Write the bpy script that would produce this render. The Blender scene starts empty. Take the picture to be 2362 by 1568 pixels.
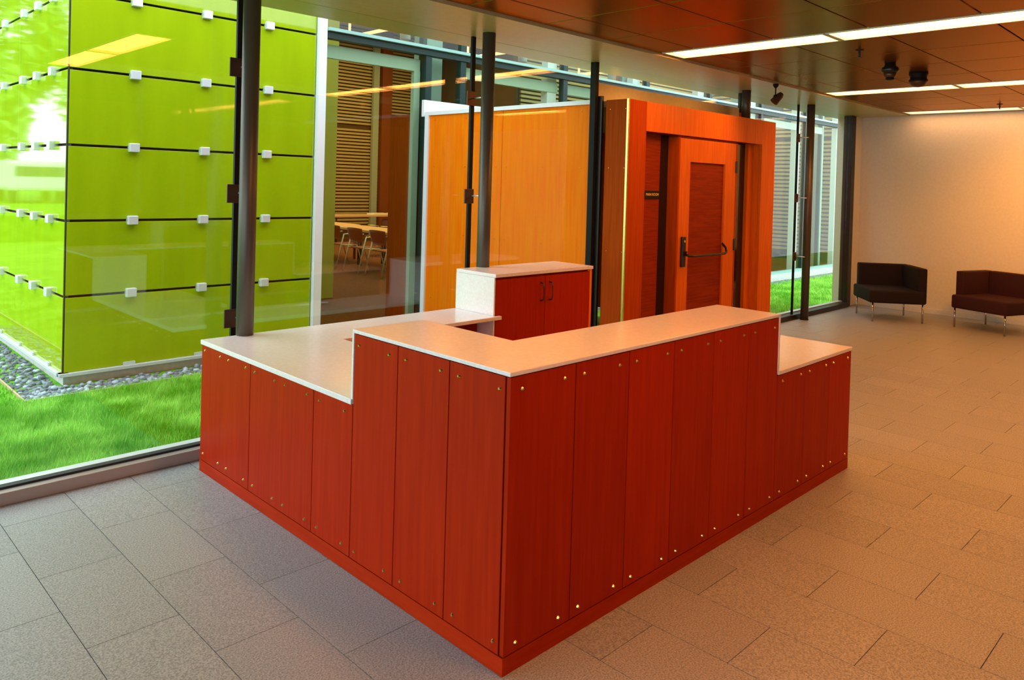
import bpy, bmesh, math, random
import numpy as np
from mathutils import Vector, Matrix
random.seed(7)
rng = np.random.default_rng(7)
PI = math.pi
sc = bpy.context.scene

# ------------------------------------------------------------------ camera
F_PX, YAW, PITCH, ROLL = 1763.08, 0.7876, 0.0136, 0.0283
cd = bpy.data.cameras.new('camera')
cam = bpy.data.objects.new('camera', cd)
sc.collection.objects.link(cam)
cd.sensor_fit = 'HORIZONTAL'
cd.sensor_width = 36.0
cd.lens = 36.0 * F_PX / 2362.0
cd.shift_x = 0.0
cd.shift_y = (447.22 - 784.0) / 2362.0
cd.clip_end = 300
_F = Vector((math.cos(YAW), math.sin(YAW), 0))
_R = Vector((math.sin(YAW), -math.cos(YAW), 0))
_U = Vector((0, 0, 1))
_F2 = _F * math.cos(PITCH) - _U * math.sin(PITCH)
_U2 = _F * math.sin(PITCH) + _U * math.cos(PITCH)
_R3 = _R * math.cos(ROLL) + _U2 * math.sin(ROLL)
_U3 = -_R * math.sin(ROLL) + _U2 * math.cos(ROLL)
M = Matrix((_R3, _U3, -_F2)).transposed().to_4x4()
M.translation = Vector((-1.8769, -1.8676, 1.7265))
cam.matrix_world = M
sc.camera = cam

# ------------------------------------------------------------------ world, exposure, lights
SKY = 4.6
STRIP = 24.0
w = bpy.data.worlds.new('world'); sc.world = w; w.use_nodes = True
wn = w.node_tree; wn.nodes.clear()
wo = wn.nodes.new('ShaderNodeOutputWorld'); wb = wn.nodes.new('ShaderNodeBackground')
tc = wn.nodes.new('ShaderNodeTexCoord'); mp = wn.nodes.new('ShaderNodeMapping'); nz = wn.nodes.new('ShaderNodeTexNoise')
cr = wn.nodes.new('ShaderNodeValToRGB')
mp.inputs['Scale'].default_value = (1, 1, 3); nz.inputs['Scale'].default_value = 1.6; nz.inputs['Detail'].default_value = 4
cr.color_ramp.elements[0].position = .3; cr.color_ramp.elements[0].color = (.68, .84, 1.0, 1)
cr.color_ramp.elements[1].position = .75; cr.color_ramp.elements[1].color = (.90, .97, 1.0, 1)
wn.links.new(tc.outputs['Generated'], mp.inputs[0]); wn.links.new(mp.outputs[0], nz.inputs['Vector'])
wn.links.new(nz.outputs['Fac'], cr.inputs[0]); wn.links.new(cr.outputs[0], wb.inputs[0])
wb.inputs[1].default_value = SKY
wn.links.new(wb.outputs[0], wo.inputs[0])

def lamp(kind, name, loc, target, power, col, size=.1, size_y=None, angle=60, blend=.6):
    l = bpy.data.lights.new(name, kind); l.energy = power; l.color = col
    if kind == 'AREA':
        l.size = size
        if size_y: l.shape = 'RECTANGLE'; l.size_y = size_y
    elif kind == 'SPOT':
        l.spot_size = math.radians(angle); l.spot_blend = blend; l.shadow_soft_size = size
    o = bpy.data.objects.new(name, l); sc.collection.objects.link(o)
    o.location = loc
    d = Vector(target) - Vector(loc)
    o.rotation_euler = d.to_track_quat('-Z', 'Y').to_euler()
    return o
WARM = (1, .55, .22)
lamp('SPOT', 'door_spot', (5.62, 1.62, 2.76), (5.2, 2.40, 2.15), 42, (1, .40, .07), .05, angle=105, blend=1)
lamp('SPOT', 'wall_wash_spot', (8.5, -.75, 2.80), (10.35, .25, 1.55), 290, (1, .38, .06), .08, angle=70, blend=1)
lamp('AREA', 'wing_room_light', (9.5, 12.5, 5.8), (9.5, 12.5, 0), 700, (1, .55, .16), 5, 6)
lamp('AREA', 'wing_room_light', (14.5, 7.6, 5.8), (14.5, 7.6, 0), 200, (1, .75, .40), 3, 2)

sc.view_settings.view_transform = 'Standard'
sc.view_settings.look = 'None'
sc.view_settings.gamma = 1
sc.view_settings.use_curve_mapping = False
sc.view_settings.exposure = 0.0
sc.cycles.max_bounces = 10
sc.cycles.transparent_max_bounces = 16
sc.cycles.use_denoising = True
sc.cycles.sample_clamp_indirect = 6
sc.cycles.caustics_reflective = False
sc.cycles.caustics_refractive = False

# ------------------------------------------------------------------ materials
def mat(name, col, rough=.5, metal=0, spec=.5, emit=None, es=0, coat=0):
    m = bpy.data.materials.new(name); m.use_nodes = True
    b = m.node_tree.nodes['Principled BSDF']
    b.inputs['Base Color'].default_value = (*col, 1)
    b.inputs['Roughness'].default_value = rough
    b.inputs['Metallic'].default_value = metal
    b.inputs['Specular IOR Level'].default_value = spec
    b.inputs['Coat Weight'].default_value = coat
    if emit:
        b.inputs['Emission Color'].default_value = (*emit, 1); b.inputs['Emission Strength'].default_value = es
    return m
def noise_mat(name, c1, c2, scale=(1, 1, 1), nscale=20, rough=.5, metal=0, spec=.5, bump=.0, detail=5, rand=0.0,
              lo=.35, hi=.65, coat=0, coords='Object', bdist=.01):
    m = mat(name, c1, rough, metal, spec, coat=coat)
    nt = m.node_tree; b = nt.nodes['Principled BSDF']
    t = nt.nodes.new('ShaderNodeTexCoord'); mp = nt.nodes.new('ShaderNodeMapping'); n = nt.nodes.new('ShaderNodeTexNoise')
    r = nt.nodes.new('ShaderNodeValToRGB'); oi = nt.nodes.new('ShaderNodeObjectInfo')
    mp.inputs['Scale'].default_value = scale
    n.inputs['Scale'].default_value = nscale; n.inputs['Detail'].default_value = detail
    r.color_ramp.elements[0].color = (*c1, 1); r.color_ramp.elements[1].color = (*c2, 1)
    r.color_ramp.elements[0].position = lo; r.color_ramp.elements[1].position = hi
    nt.links.new(t.outputs[coords], mp.inputs[0])
    vm = nt.nodes.new('ShaderNodeVectorMath'); vm.operation = 'SCALE'
    cx = nt.nodes.new('ShaderNodeCombineXYZ')
    for k in range(3): nt.links.new(oi.outputs['Random'], cx.inputs[k])
    nt.links.new(cx.outputs[0], vm.inputs[0]); vm.inputs['Scale'].default_value = 37.0
    ad = nt.nodes.new('ShaderNodeVectorMath'); ad.operation = 'ADD'
    nt.links.new(mp.outputs[0], ad.inputs[0]); nt.links.new(vm.outputs[0], ad.inputs[1])
    nt.links.new(ad.outputs[0], n.inputs['Vector'])
    nt.links.new(n.outputs['Fac'], r.inputs[0])
    last = r.outputs[0]
    if rand:
        hs = nt.nodes.new('ShaderNodeHueSaturation')
        mr = nt.nodes.new('ShaderNodeMapRange')
        mr.inputs['To Min'].default_value = 1 - rand; mr.inputs['To Max'].default_value = 1 + rand
        nt.links.new(oi.outputs['Random'], mr.inputs['Value'])
        nt.links.new(mr.outputs[0], hs.inputs['Value']); nt.links.new(last, hs.inputs['Color']); last = hs.outputs[0]
    nt.links.new(last, b.inputs['Base Color'])
    if bump:
        bp = nt.nodes.new('ShaderNodeBump'); bp.inputs['Strength'].default_value = bump; bp.inputs['Distance'].default_value = bdist
        nt.links.new(n.outputs['Fac'], bp.inputs['Height']); nt.links.new(bp.outputs[0], b.inputs['Normal'])
    return m
def glass(name, tint=(.97, .99, .985), ior=1.5, boost=1.0, k=1.0):
    m = bpy.data.materials.new(name); m.use_nodes = True
    nt = m.node_tree; nt.nodes.clear()
    o = nt.nodes.new('ShaderNodeOutputMaterial'); mx = nt.nodes.new('ShaderNodeMixShader')
    t = nt.nodes.new('ShaderNodeBsdfTransparent'); g = nt.nodes.new('ShaderNodeBsdfGlossy'); f = nt.nodes.new('ShaderNodeLayerWeight')
    t.inputs[0].default_value = (*tint, 1); g.inputs['Roughness'].default_value = 0.0
    f.inputs['Blend'].default_value = .5
    pw = nt.nodes.new('ShaderNodeMath'); pw.operation = 'POWER'; pw.inputs[1].default_value = 5.0
    nt.links.new(f.outputs['Facing'], pw.inputs[0])
    ml = nt.nodes.new('ShaderNodeMath'); ml.operation = 'MULTIPLY_ADD'; ml.use_clamp = True
    ml.inputs[1].default_value = k * (1 - .04 * boost); ml.inputs[2].default_value = .04 * boost
    nt.links.new(pw.outputs[0], ml.inputs[0])
    nt.links.new(ml.outputs[0], mx.inputs[0]); nt.links.new(t.outputs[0], mx.inputs[1]); nt.links.new(g.outputs[0], mx.inputs[2])
    nt.links.new(mx.outputs[0], o.inputs[0])
    return m
Mt = {}
Mt['red_wood'] = noise_mat('red_wood', (.37, .016, .0015), (.46, .026, .0025), (22, 22, 1.0), 2.2, rough=.42, spec=.06, rand=.07, detail=7, bump=.04, lo=.3, hi=.7)
Mt['red_wood_plinth'] = noise_mat('red_wood_plinth', (.40, .022, .002), (.46, .028, .003), (2, 2, 20), 2.2, rough=.45, spec=.06, rand=.05)
Mt['door_wood'] = noise_mat('door_wood', (.60, .125, .007), (.70, .165, .010), (20, 20, 1.2), 2.5, rough=.40, spec=.08, detail=6)
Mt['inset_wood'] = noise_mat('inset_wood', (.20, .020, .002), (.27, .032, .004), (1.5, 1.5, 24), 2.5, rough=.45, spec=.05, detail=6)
Mt['vest_wood_shaded'] = noise_mat('vest_wood_shaded', (.36, .050, .003), (.44, .070, .005), (20, 20, 1.0), 2.2, rough=.5, spec=.03, detail=6, rand=.05)  # entry box wood with the dimmer indoor light put into its colour
Mt['orange_wood'] = noise_mat('orange_wood', (.95, .165, .001), (.98, .225, .002), (14, 14, .9), 2.0, rough=.5, spec=.1, detail=6, rand=.02)  # daylit tone in the colour on the entry box; cabinet end also uses it
Mt['counter'] = noise_mat('counter', (.90, .81, .77), (.95, .88, .85), (1, 1, 1), 60, rough=.20, spec=.5, detail=3)
Mt['granite'] = noise_mat('granite', (.24, .24, .225), (.48, .48, .455), (1, 1, 1), 150, rough=.40, spec=.5, detail=4, rand=.06, bump=.12, bdist=.004, lo=.36, hi=.64)
Mt['grout'] = mat('grout', (.15, .15, .14), .8)
Mt['brass'] = mat('brass', (.75, .50, .16), .25, 1)
Mt['lime'] = noise_mat('lime_glass', (.315, .425, .003), (.35, .465, .004), (3, 3, .4), 2.0, rough=.04, spec=.5, coat=.0, rand=.03, detail=4)
Mt['black'] = mat('black_gap', (.012, .014, .013), .6)
Mt['black_metal'] = mat('black_metal', (.008, .008, .008), .55, 0, .2)
Mt['bronze'] = mat('bronze_plate', (.10, .055, .035), .4, .6)
Mt['silver'] = mat('silver', (.80, .82, .86), .35, .35)
Mt['sill_metal'] = mat('sill_metal', (.40, .33, .29), .4, .4)
Mt['pale_metal'] = mat('pale_metal', (.72, .76, .74), .4, .3)
Mt['column'] = mat('column_paint', (.10, .085, .065), .42, .5)
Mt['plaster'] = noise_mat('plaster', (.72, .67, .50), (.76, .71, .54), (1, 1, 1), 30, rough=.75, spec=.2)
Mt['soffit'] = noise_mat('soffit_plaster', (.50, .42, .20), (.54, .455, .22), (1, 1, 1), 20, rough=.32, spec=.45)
Mt['ceil'] = noise_mat('ceiling_metal', (.26, .12, .020), (.30, .145, .028), (1, 1, 1), 40, rough=.27, metal=.75, rand=.05)
Mt['ceil'].node_tree.nodes['Principled BSDF'].inputs['Specular Tint'].default_value = (.75, .42, .10, 1)
Mt['strip'] = mat('strip_lamp', (1, .9, .8), .5, emit=(1, .34, .062), es=STRIP)
Mt['strip_far'] = mat('strip_lamp_far', (1, .9, .8), .5, emit=(1, .50, .24), es=STRIP * .22)
Mt['concrete'] = noise_mat('concrete', (.52, .52, .48), (.62, .61, .57), (1, 1, 1), 25, rough=.85)
Mt['white'] = mat('white_paint', (.86, .85, .88), .4)
Mt['pebble'] = noise_mat('pebble', (.20, .26, .28), (.42, .48, .50), (1, 1, 1), 18, rough=.65, rand=.55)
Mt['soil'] = mat('soil', (.05, .07, .05), .95)
Mt['edging'] = mat('edging', (.55, .40, .22), .7)
Mt['grass_base'] = noise_mat('grass_base', (.08, .30, .010), (.18, .48, .03), (1, 1, 1), 5, rough=.9, detail=6, spec=.1)
Mt['grass'] = noise_mat('grass_blades', (.15, .52, .015), (.50, .90, .16), (1, 1, 1), 3.2, rough=.6, detail=8, spec=.15)
Mt['slat'] = mat('siding_slat', (.50, .40, .17), .6)
Mt['slat_back'] = mat('siding_back', (.06, .04, .015), .8)
Mt['mustard'] = mat('mustard_wall', (.55, .42, .03), .6)
Mt['teal_frame'] = mat('teal_frame', (.006, .030, .024), .45, 0, .3)
Mt['ledge'] = mat('pale_ledge', (.26, .46, .40), .3)
Mt['band'] = mat('pale_band', (.52, .60, .50), .5)
Mt['grey_column'] = mat('grey_column', (.36, .46, .42), .5)
Mt['carpet'] = noise_mat('carpet', (.12, .045, .012), (.17, .065, .02), (1, 1, 1), 40, rough=.95, spec=.1)
Mt['table_top'] = mat('table_top', (.80, .48, .22), .4)
Mt['chair_shell'] = mat('chair_shell', (.22, .055, .012), .5)
Mt['chair_metal'] = mat('chair_metal', (.75, .68, .45), .3, .6)
Mt['fabric'] = noise_mat('black_fabric', (.010, .006, .006), (.020, .011, .010), (1, 1, 1), 200, rough=.85, spec=.25)
Mt['maroon'] = noise_mat('maroon_fabric', (.030, .007, .007), (.055, .012, .010), (1, 1, 1), 200, rough=.8, spec=.25)
Mt['chrome'] = mat('chrome', (.55, .50, .45), .2, 1)
Mt['dark_metal'] = mat('dark_metal', (.035, .03, .025), .35, .6)
Mt['bark'] = mat('bark', (.12, .08, .05), .9)
Mt['leaf'] = noise_mat('leaf', (.16, .40, .05), (.32, .60, .12), (1, 1, 1), 3, rough=.5, spec=.3)
Mt['gold'] = mat('gold_letter', (.95, .62, .15), .4, emit=None)
Mt['paper'] = mat('paper', (.85, .80, .72), .6)
Mt['dark_glass'] = mat('dark_glass', (.015, .012, .014), .08, 0, .6)
Mt['tyre'] = mat('tyre', (.02, .02, .02), .8)
Mt['glass'] = glass('window_glass', boost=1.5, k=.4)
Mt['wing_glass'] = glass('wing_glass', (.86, .92, .85), boost=.5, k=.3)
Mt['tube'] = mat('warm_tube', (1, .8, .6), .5, emit=(1, .52, .22), es=2.2)

# ------------------------------------------------------------------ helpers
W = {}            # object -> world origin (for un-rotated trees)
def link(o, parent=None):
    sc.collection.objects.link(o)
    if parent: o.parent = parent
    return o
def tag(o, label=None, cat=None, group=None, kind=None):
    if label: o['label'] = label
    if cat: o['category'] = cat
    if group: o['group'] = group
    if kind: o['kind'] = kind
    return o
def thing(name, loc, label=None, cat=None, group=None, kind=None, rz=0):
    o = bpy.data.objects.new(name, None); o.empty_display_size = .1
    o.location = loc; o.rotation_euler.z = rz
    link(o); W[o] = Vector(loc)
    return tag(o, label, cat, group, kind)
def finish(name, bm, m, parent=None, origin=None, smooth=False):
    """bm is in world coordinates (of the unrotated tree)"""
    if origin is None: origin = Vector((0, 0, 0))
    origin = Vector(origin)
    bmesh.ops.translate(bm, verts=bm.verts, vec=-origin)
    bmesh.ops.recalc_face_normals(bm, faces=bm.faces)
    me = bpy.data.meshes.new(name); bm.to_mesh(me); bm.free()
    me.materials.append(m)
    if smooth:
        for p in me.polygons: p.use_smooth = True
    o = bpy.data.objects.new(name, me)
    link(o, parent)
    o.location = origin - (W[parent] if parent else Vector((0, 0, 0)))
    W[o] = origin
    return o
def bm_box(bm, x0, x1, y0, y1, z0, z1, bev=0):
    r = bmesh.ops.create_cube(bm, size=1)
    vs = r['verts']
    for v in vs:
        v.co = Vector(((x0 + x1) / 2 + v.co.x * (x1 - x0), (y0 + y1) / 2 + v.co.y * (y1 - y0), (z0 + z1) / 2 + v.co.z * (z1 - z0)))
    if bev:
        es = list({e for v in vs for e in v.link_edges})
        bmesh.ops.bevel(bm, geom=es, offset=bev, segments=2, affect='EDGES', profile=.5)
    return vs
_cache = {}
def B(name, parent, x0, x1, y0, y1, z0, z1, m, bev=0):
    """box, mesh shared between equal sizes"""
    key = (round(x1 - x0, 4), round(y1 - y0, 4), round(z1 - z0, 4), m.name, bev)
    c = Vector(((x0 + x1) / 2, (y0 + y1) / 2, (z0 + z1) / 2))
    if key not in _cache:
        bm = bmesh.new(); hx, hy, hz = (x1 - x0) / 2, (y1 - y0) / 2, (z1 - z0) / 2
        bm_box(bm, -hx, hx, -hy, hy, -hz, hz, bev)
        me = bpy.data.meshes.new(name); bm.to_mesh(me); bm.free(); me.materials.append(m)
        _cache[key] = me
    o = bpy.data.objects.new(name, _cache[key]); link(o, parent)
    o.location = c - (W[parent] if parent else Vector((0, 0, 0))); W[o] = c
    return o
def tube(bm, p, q, r, seg=10, r2=None):
    p, q = Vector(p), Vector(q); d = q - p
    mt = Matrix.Translation((p + q) / 2) @ d.to_track_quat('Z', 'Y').to_matrix().to_4x4()
    bmesh.ops.create_cone(bm, cap_ends=True, segments=seg, radius1=r, radius2=r if r2 is None else r2, depth=d.length, matrix=mt)
def T(name, parent, p, q, r, m, seg=12, r2=None, smooth=True):
    bm = bmesh.new(); tube(bm, p, q, r, seg, r2)
    o = finish(name, bm, m, parent, (Vector(p) + Vector(q)) / 2)
    if smooth:
        for f in o.data.polygons: f.use_smooth = len(f.vertices) == 4
    return o
def poly_tube(bm, pts, r, seg=8):
    pts = [Vector(p) for p in pts]; rings = []
    for i, p in enumerate(pts):
        a = pts[max(i - 1, 0)]; b = pts[min(i + 1, len(pts) - 1)]
        q = (b - a).to_track_quat('Z', 'Y')
        rings.append([bm.verts.new(p + q @ Vector((r * math.cos(2 * PI * k / seg), r * math.sin(2 * PI * k / seg), 0))) for k in range(seg)])
    for i in range(len(rings) - 1):
        for k in range(seg):
            bm.faces.new((rings[i][k], rings[i][(k + 1) % seg], rings[i + 1][(k + 1) % seg], rings[i + 1][k]))
    bm.faces.new(rings[0]); bm.faces.new(list(reversed(rings[-1])))
def lathe(bm, prof, c, seg=24):
    c = Vector(c); rings = []
    for r, z in prof:
        rings.append([bm.verts.new(c + Vector((max(r, 1e-4) * math.cos(2 * PI * k / seg), max(r, 1e-4) * math.sin(2 * PI * k / seg), z))) for k in range(seg)])
    for i in range(len(rings) - 1):
        for k in range(seg):
            bm.faces.new((rings[i][k], rings[i][(k + 1) % seg], rings[i + 1][(k + 1) % seg], rings[i + 1][k]))
    bm.faces.new(rings[0]); bm.faces.new(list(reversed(rings[-1])))
def raw_mesh(name, verts, faces, m, parent=None, smooth=False, nper=3):
    me = bpy.data.meshes.new(name)
    verts = np.asarray(verts, np.float32); faces = np.asarray(faces, np.int32)
    me.vertices.add(len(verts)); me.vertices.foreach_set('co', verts.ravel())
    me.loops.add(faces.size); me.loops.foreach_set('vertex_index', faces.ravel())
    me.polygons.add(len(faces))
    me.polygons.foreach_set('loop_start', np.arange(0, faces.size, nper, dtype=np.int32))
    me.polygons.foreach_set('loop_total', np.full(len(faces), nper, np.int32))
    me.update(calc_edges=True); me.validate()
    me.materials.append(m)
    o = bpy.data.objects.new(name, me); link(o, parent)
    W[o] = Vector((0, 0, 0))
    if parent: o.location = -W[parent]
    return o
def copy_tree(o, parent=None):
    c = o.copy(); sc.collection.objects.link(c); c.parent = parent
    for ch in [k for k in bpy.data.objects if k.parent == o]: copy_tree(ch, c)
    return c

G = 2.774      # plane of the front glass
CZ = 2.92      # ceiling
SOF = 2.90     # soffit
WX = 10.35      # far wall
XW, YS = -7.0, -6.5
# ------------------------------------------------------------------ setting: floor
floor = B('floor', None, XW, WX + .2, YS, G + .06, -.12, -.012, Mt['grout']); tag(floor, 'grey speckled granite tile floor', None, kind='structure')
TW, TL, JG = .3333, .65, .003
k0, k1 = -21, 34
n_t = 0; far_bm = bmesh.new()
lim_x0, lim_x1 = -1.9, 6.35
for k in range(k0, k1):
    x0 = k * TW - .001
    off = 1.13 if k % 2 else 1.455
    j0 = int((YS - off) / TL) - 1
    for j in range(j0, 14):
        ya = off + j * TL; yb = ya + TL
        if yb < YS or ya > G - .05: continue
        ya = max(ya, YS); yb = min(yb, G - .04)
        if yb - ya < .05 or x0 + TW > WX: continue
        dz = random.uniform(-.0006, .0006)
        # seen in the photograph and big enough there
        cx_, cy_ = x0 + TW / 2, (ya + yb) / 2
        rx, ry = cx_ + 1.877, cy_ + 1.868
        dep = rx * .705 + ry * .709; lat = rx * .709 - ry * .705
        vis = dep > 1.9 and abs(lat / max(dep, .1)) < .75 and cx_ < lim_x1 and not (.2 < cx_ < 2.9 and .2 < cy_ < 2.3)
        if vis and n_t < 300:
            B('tile', floor, x0 + JG / 2, x0 + TW - JG / 2, ya + JG / 2, yb - JG / 2, -.012, 0.0 + dz * 0, Mt['granite']); n_t += 1
        else:
            bm_box(far_bm, x0 + JG / 2, x0 + TW - JG / 2, ya + JG / 2, yb - JG / 2, -.012, 0.0)
o = finish('tile_field', far_bm, Mt['granite'], floor); o['kind'] = 'stuff'

# ------------------------------------------------------------------ ceiling: slab, panels, soffit
ceiling = B('ceiling', None, XW, WX + .2, YS, G + .35, CZ + .09, CZ + .92, Mt['black']); tag(ceiling, kind='structure')
LX = [.42, 3.82, 7.22, 9.92]       # light rows, .36 wide
xj = []
for l in LX:
    for k in range(5): xj.append(round(l + .36 + .76 * k, 3))
xcols = []
x = .42 - .76
while x > XW: xcols.append((max(x, XW), x + .76)); x -= .76
for i, l in enumerate(LX):
    for k in range(4):
        a = l + .36 + .76 * k; b = a + .76
        if i == 2 and k == 2: b = LX[3]
        if i == 2 and k == 3: continue
        if i == 3: b = min(b, WX)
        if i < 3 or (i == 3 and k == 0): xcols.append((a, b))
ys = [2.05, 1.70]
while ys[-1] > YS: ys.append(ys[-1] - .72)
nc = 0; cb = bmesh.new()
for (a, b) in xcols:
    for i in range(len(ys) - 1):
        y1_, y0_ = ys[i], max(ys[i + 1], YS)
        if a > .5 and y0_ > -1.7:
            B('ceiling_panel', ceiling, a + .005, b - .005, y0_ + .006, y1_ - .006, CZ, CZ + .03, Mt['ceil'], 0.003); nc += 1
        else:
            bm_box(cb, a + .005, b - .005, y0_ + .006, y1_ - .006, CZ, CZ + .03)
o = finish('ceiling_panel_field', cb, Mt['ceil'], ceiling); o['kind'] = 'stuff'
# end panels of the lamp rows
for l in LX:
    if l > 1: B('ceiling_panel', ceiling, l + .005, l + .355, 2.03, 2.044, CZ, CZ + .03, Mt['ceil'])
    yy = -2.35
    while yy > YS + .1:
        B('ceiling_panel', ceiling, l + .005, l + .355, max(yy - .72, YS) + .006, yy - .006, CZ, CZ + .03, Mt['ceil']); yy -= .72
B('ceiling_panel', ceiling, .425, .775, .49, 2.044, CZ, CZ + .03, Mt['ceil'])
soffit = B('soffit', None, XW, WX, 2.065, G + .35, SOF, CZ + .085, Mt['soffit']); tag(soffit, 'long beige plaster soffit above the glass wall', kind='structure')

# lamps in the ceiling
def strip_row(x0, segs, label, lm='strip'):
    for i, (ya, yb) in enumerate(segs):
        t = thing('strip_light', (x0 + .18, (ya + yb) / 2, CZ), label[i], 'light', 'recessed strip lights in the ceiling')
        B('diffuser', t, x0 + .03, x0 + .33, yb + .02, ya - .02, CZ + .022, CZ + .032, Mt[lm])
        bm = bmesh.new()
        bm_box(bm, x0 + .006, x0 + .03, yb, ya, CZ - .004, CZ + .05); bm_box(bm, x0 + .33, x0 + .354, yb, ya, CZ - .004, CZ + .05)
        bm_box(bm, x0 + .03, x0 + .33, yb, yb + .02, CZ - .004, CZ + .05); bm_box(bm, x0 + .03, x0 + .33, ya - .02, ya, CZ - .004, CZ + .05)
        finish('frame', bm, Mt['pale_metal'], t)
strip_row(LX[0], [(.48, -.93), (-.94, -2.34)], ['recessed ceiling strip light over the front desk, its near half', 'recessed ceiling strip light behind the camera'])
strip_row(LX[1], [(2.03, .59), (.58, -.86), (-.87, -2.34)], ['near large strip light, left segment ending by the beige soffit', 'near large strip light, right segment running out of frame', 'third segment of the near strip light, out of frame'])
strip_row(LX[2], [(2.03, .64), (.63, -.78), (-.79, -2.34)], ['middle row strip light, left segment beside the soffit', 'middle row strip light, right segment at the frame edge', 'third segment of the middle strip light row'])
strip_row(LX[3], [(2.03, .59), (.58, -.86), (-.87, -2.34)], ['farthest strip light just before the end wall', 'farthest row strip light, second segment by the frame edge', 'farthest row strip light, third segment'], 'strip_far')

# ------------------------------------------------------------------ walls
wall_east = B('wall_east', None, WX, WX + .2, YS, G + .35, 0, CZ + .24, Mt['plaster']); tag(wall_east, kind='structure')
o = B('baseboard_east', None, WX - .012, WX, YS, 2.55, 0, .075, Mt['plaster']); tag(o, kind='structure')
wall_south = B('wall_south', None, XW, WX + .2, YS - .2, YS, 0, CZ + .24, Mt['vest_wood_shaded']); tag(wall_south, kind='structure')
wn_ = B('wall_north', None, 10.06, WX, G - .03, G + .1, 0, SOF, Mt['plaster']); tag(wn_, kind='structure')
o = B('trim_1', None, 9.93, 10.06, G - .05, G + .08, 0, SOF, Mt['dark_metal']); tag(o, kind='structure')

# front glazing
def pane(win, x0, x1, z0, z1, y=G, m=None, th=.012):
    return B('pane', win, x0, x1, y - th / 2, y + th / 2, z0, z1, m or Mt['glass'])
edges = [-5.62, -3.65, -1.68, .287, 2.257, 3.81]
n = 1
for a, b in zip(edges[:-1], edges[1:]):
    wdw = thing('window_%d' % n, ((a + b) / 2, G, 0), kind='structure'); n += 1
    pane(wdw, a + .004, b - .004, .075, SOF)
    B('sill', wdw, a, b, G - .075, G + .05, 0, .068, Mt['sill_metal'], .004)
    B('gasket', wdw, a, b, G - .02, G + .02, .068, .080, Mt['black'])
    B('outer_sill', wdw, a, b, G + .022, G + .085, .060, .082, Mt['pale_metal'])
for a, b in ((6.80, 8.18), (8.18, 9.93)):
    wdw = thing('window_%d' % n, ((a + b) / 2, G, 0), kind='structure'); n += 1
    pane(wdw, a + .004, b - .004, .075, SOF)
    B('sill', wdw, a, b, G - .075, G + .05, 0, .068, Mt['dark_metal'], .004)
    B('outer_sill', wdw, a, b, G + .022, G + .085, .060, .082, Mt['pale_metal'])
wdw = thing('window_%d' % n, (5.2, G, 2.7), kind='structure'); n += 1
pane(wdw, 3.85, 6.58, 2.715, SOF); pane(wdw, 6.62, 6.80, 2.56, SOF)
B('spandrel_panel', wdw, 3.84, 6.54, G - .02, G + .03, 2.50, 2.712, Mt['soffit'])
B('side_panel', wdw, 6.545, 6.68, G - .02, G + .03, 2.50, 2.66, Mt['vest_wood_shaded'])
B('mullion', wdw, 6.60, 6.64, G - .03, G + .03, 2.665, SOF, Mt['black_metal'])
wl = thing('window_%d' % n, (XW, -2, 0), kind='structure')
for k in range(4):
    B('pane', wl, XW - .006, XW + .006, YS + .05 + k * 2.3, YS + 2.3 + k * 2.3, .075, SOF, Mt['glass'])
    B('mullion', wl, XW - .05, XW + .05, YS + k * 2.3, YS + .05 + k * 2.3, 0, SOF + .02, Mt['black_metal'])

# black fins with bronze clamp plates
def fin(x, z0, z1, clamps, label, wdt=.037):
    t = thing('glazing_fin', (x, G, z0), label, 'mullion', 'black glazing fins of the front glass wall')
    B('blade', t, x - wdt / 2, x + wdt / 2, G - .034, G - .012, z0, z1, Mt['black_metal'])
    for z in clamps:
        c = B('clamp_plate', t, x - .069, x + .027, G - .048, G - .035, z - .058, z + .058, Mt['bronze'], .003)
        T('pin', c, (x + .005, G - .048, z + .004), (x + .0, G - .175, z + .004), .006, Mt['silver'], 8)
fin(.280, .068, SOF, (2.40, 1.615, .835), 'black glass fin left of the desk, in front of the green building')
fin(2.235, .068, SOF, (2.40, 1.615, .835), 'black glass fin before the orange wall, above the desk cabinet')
fin(8.13, .068, SOF, (2.45, 1.64, .85), 'slim black glass fin right of the wooden door, by the lawn', 0.03)
t = thing('glazing_fin', (3.80, G, 0), 'plain black fin between the orange wall and the wooden entry box', 'mullion')
B('blade', t, 3.775, 3.822, G - .045, G + .02, 0, SOF, Mt['black_metal'])
B('back_channel', t, 3.824, 3.85, G - .09, G - .02, 0, 2.58, Mt['dark_metal'])
for x in (-1.68, -3.65):
    fin(x, .068, SOF, (2.40, 1.615, .835), 'black glass fin out of frame on the left' if x > -2 else 'black glass fin farthest left, well out of frame')

# round steel columns
for x, y, z0, lab in ((.258, 2.545, 0, 'round steel column left of the desk, red-brown glow on its side'), (2.215, 2.545, 0, 'round steel column rising behind the desk cabinet'),
                 (6.42, 2.60, 2.552, 'short visible top of the round column above the entry box'), (8.23, 2.62, 0, 'slim round steel column standing right of the wooden door'),
                 (-1.72, 2.545, 0, 'round steel column out of frame on the left')):
    t = thing('steel_column', (x, y, z0), lab, 'column', 'round steel columns inside the glass wall')
    T('shaft', t, (x, y, z0), (x, y, SOF), .0515, Mt['column'], 32)
    if z0 == 0: T('base_collar', t, (x, y, 0), (x, y, .012), .058, Mt['dark_metal'], 24)

# ------------------------------------------------------------------ vestibule (entry box)
VX0, VX1, VY0, VY1, VZ = 3.85, 6.76, 2.39, 5.38, 2.54
ves = thing('entry_box', (VX0, VY0, 0), 'reddish wood-panelled entry box with a door, running out through the glass wall', 'vestibule')
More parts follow.
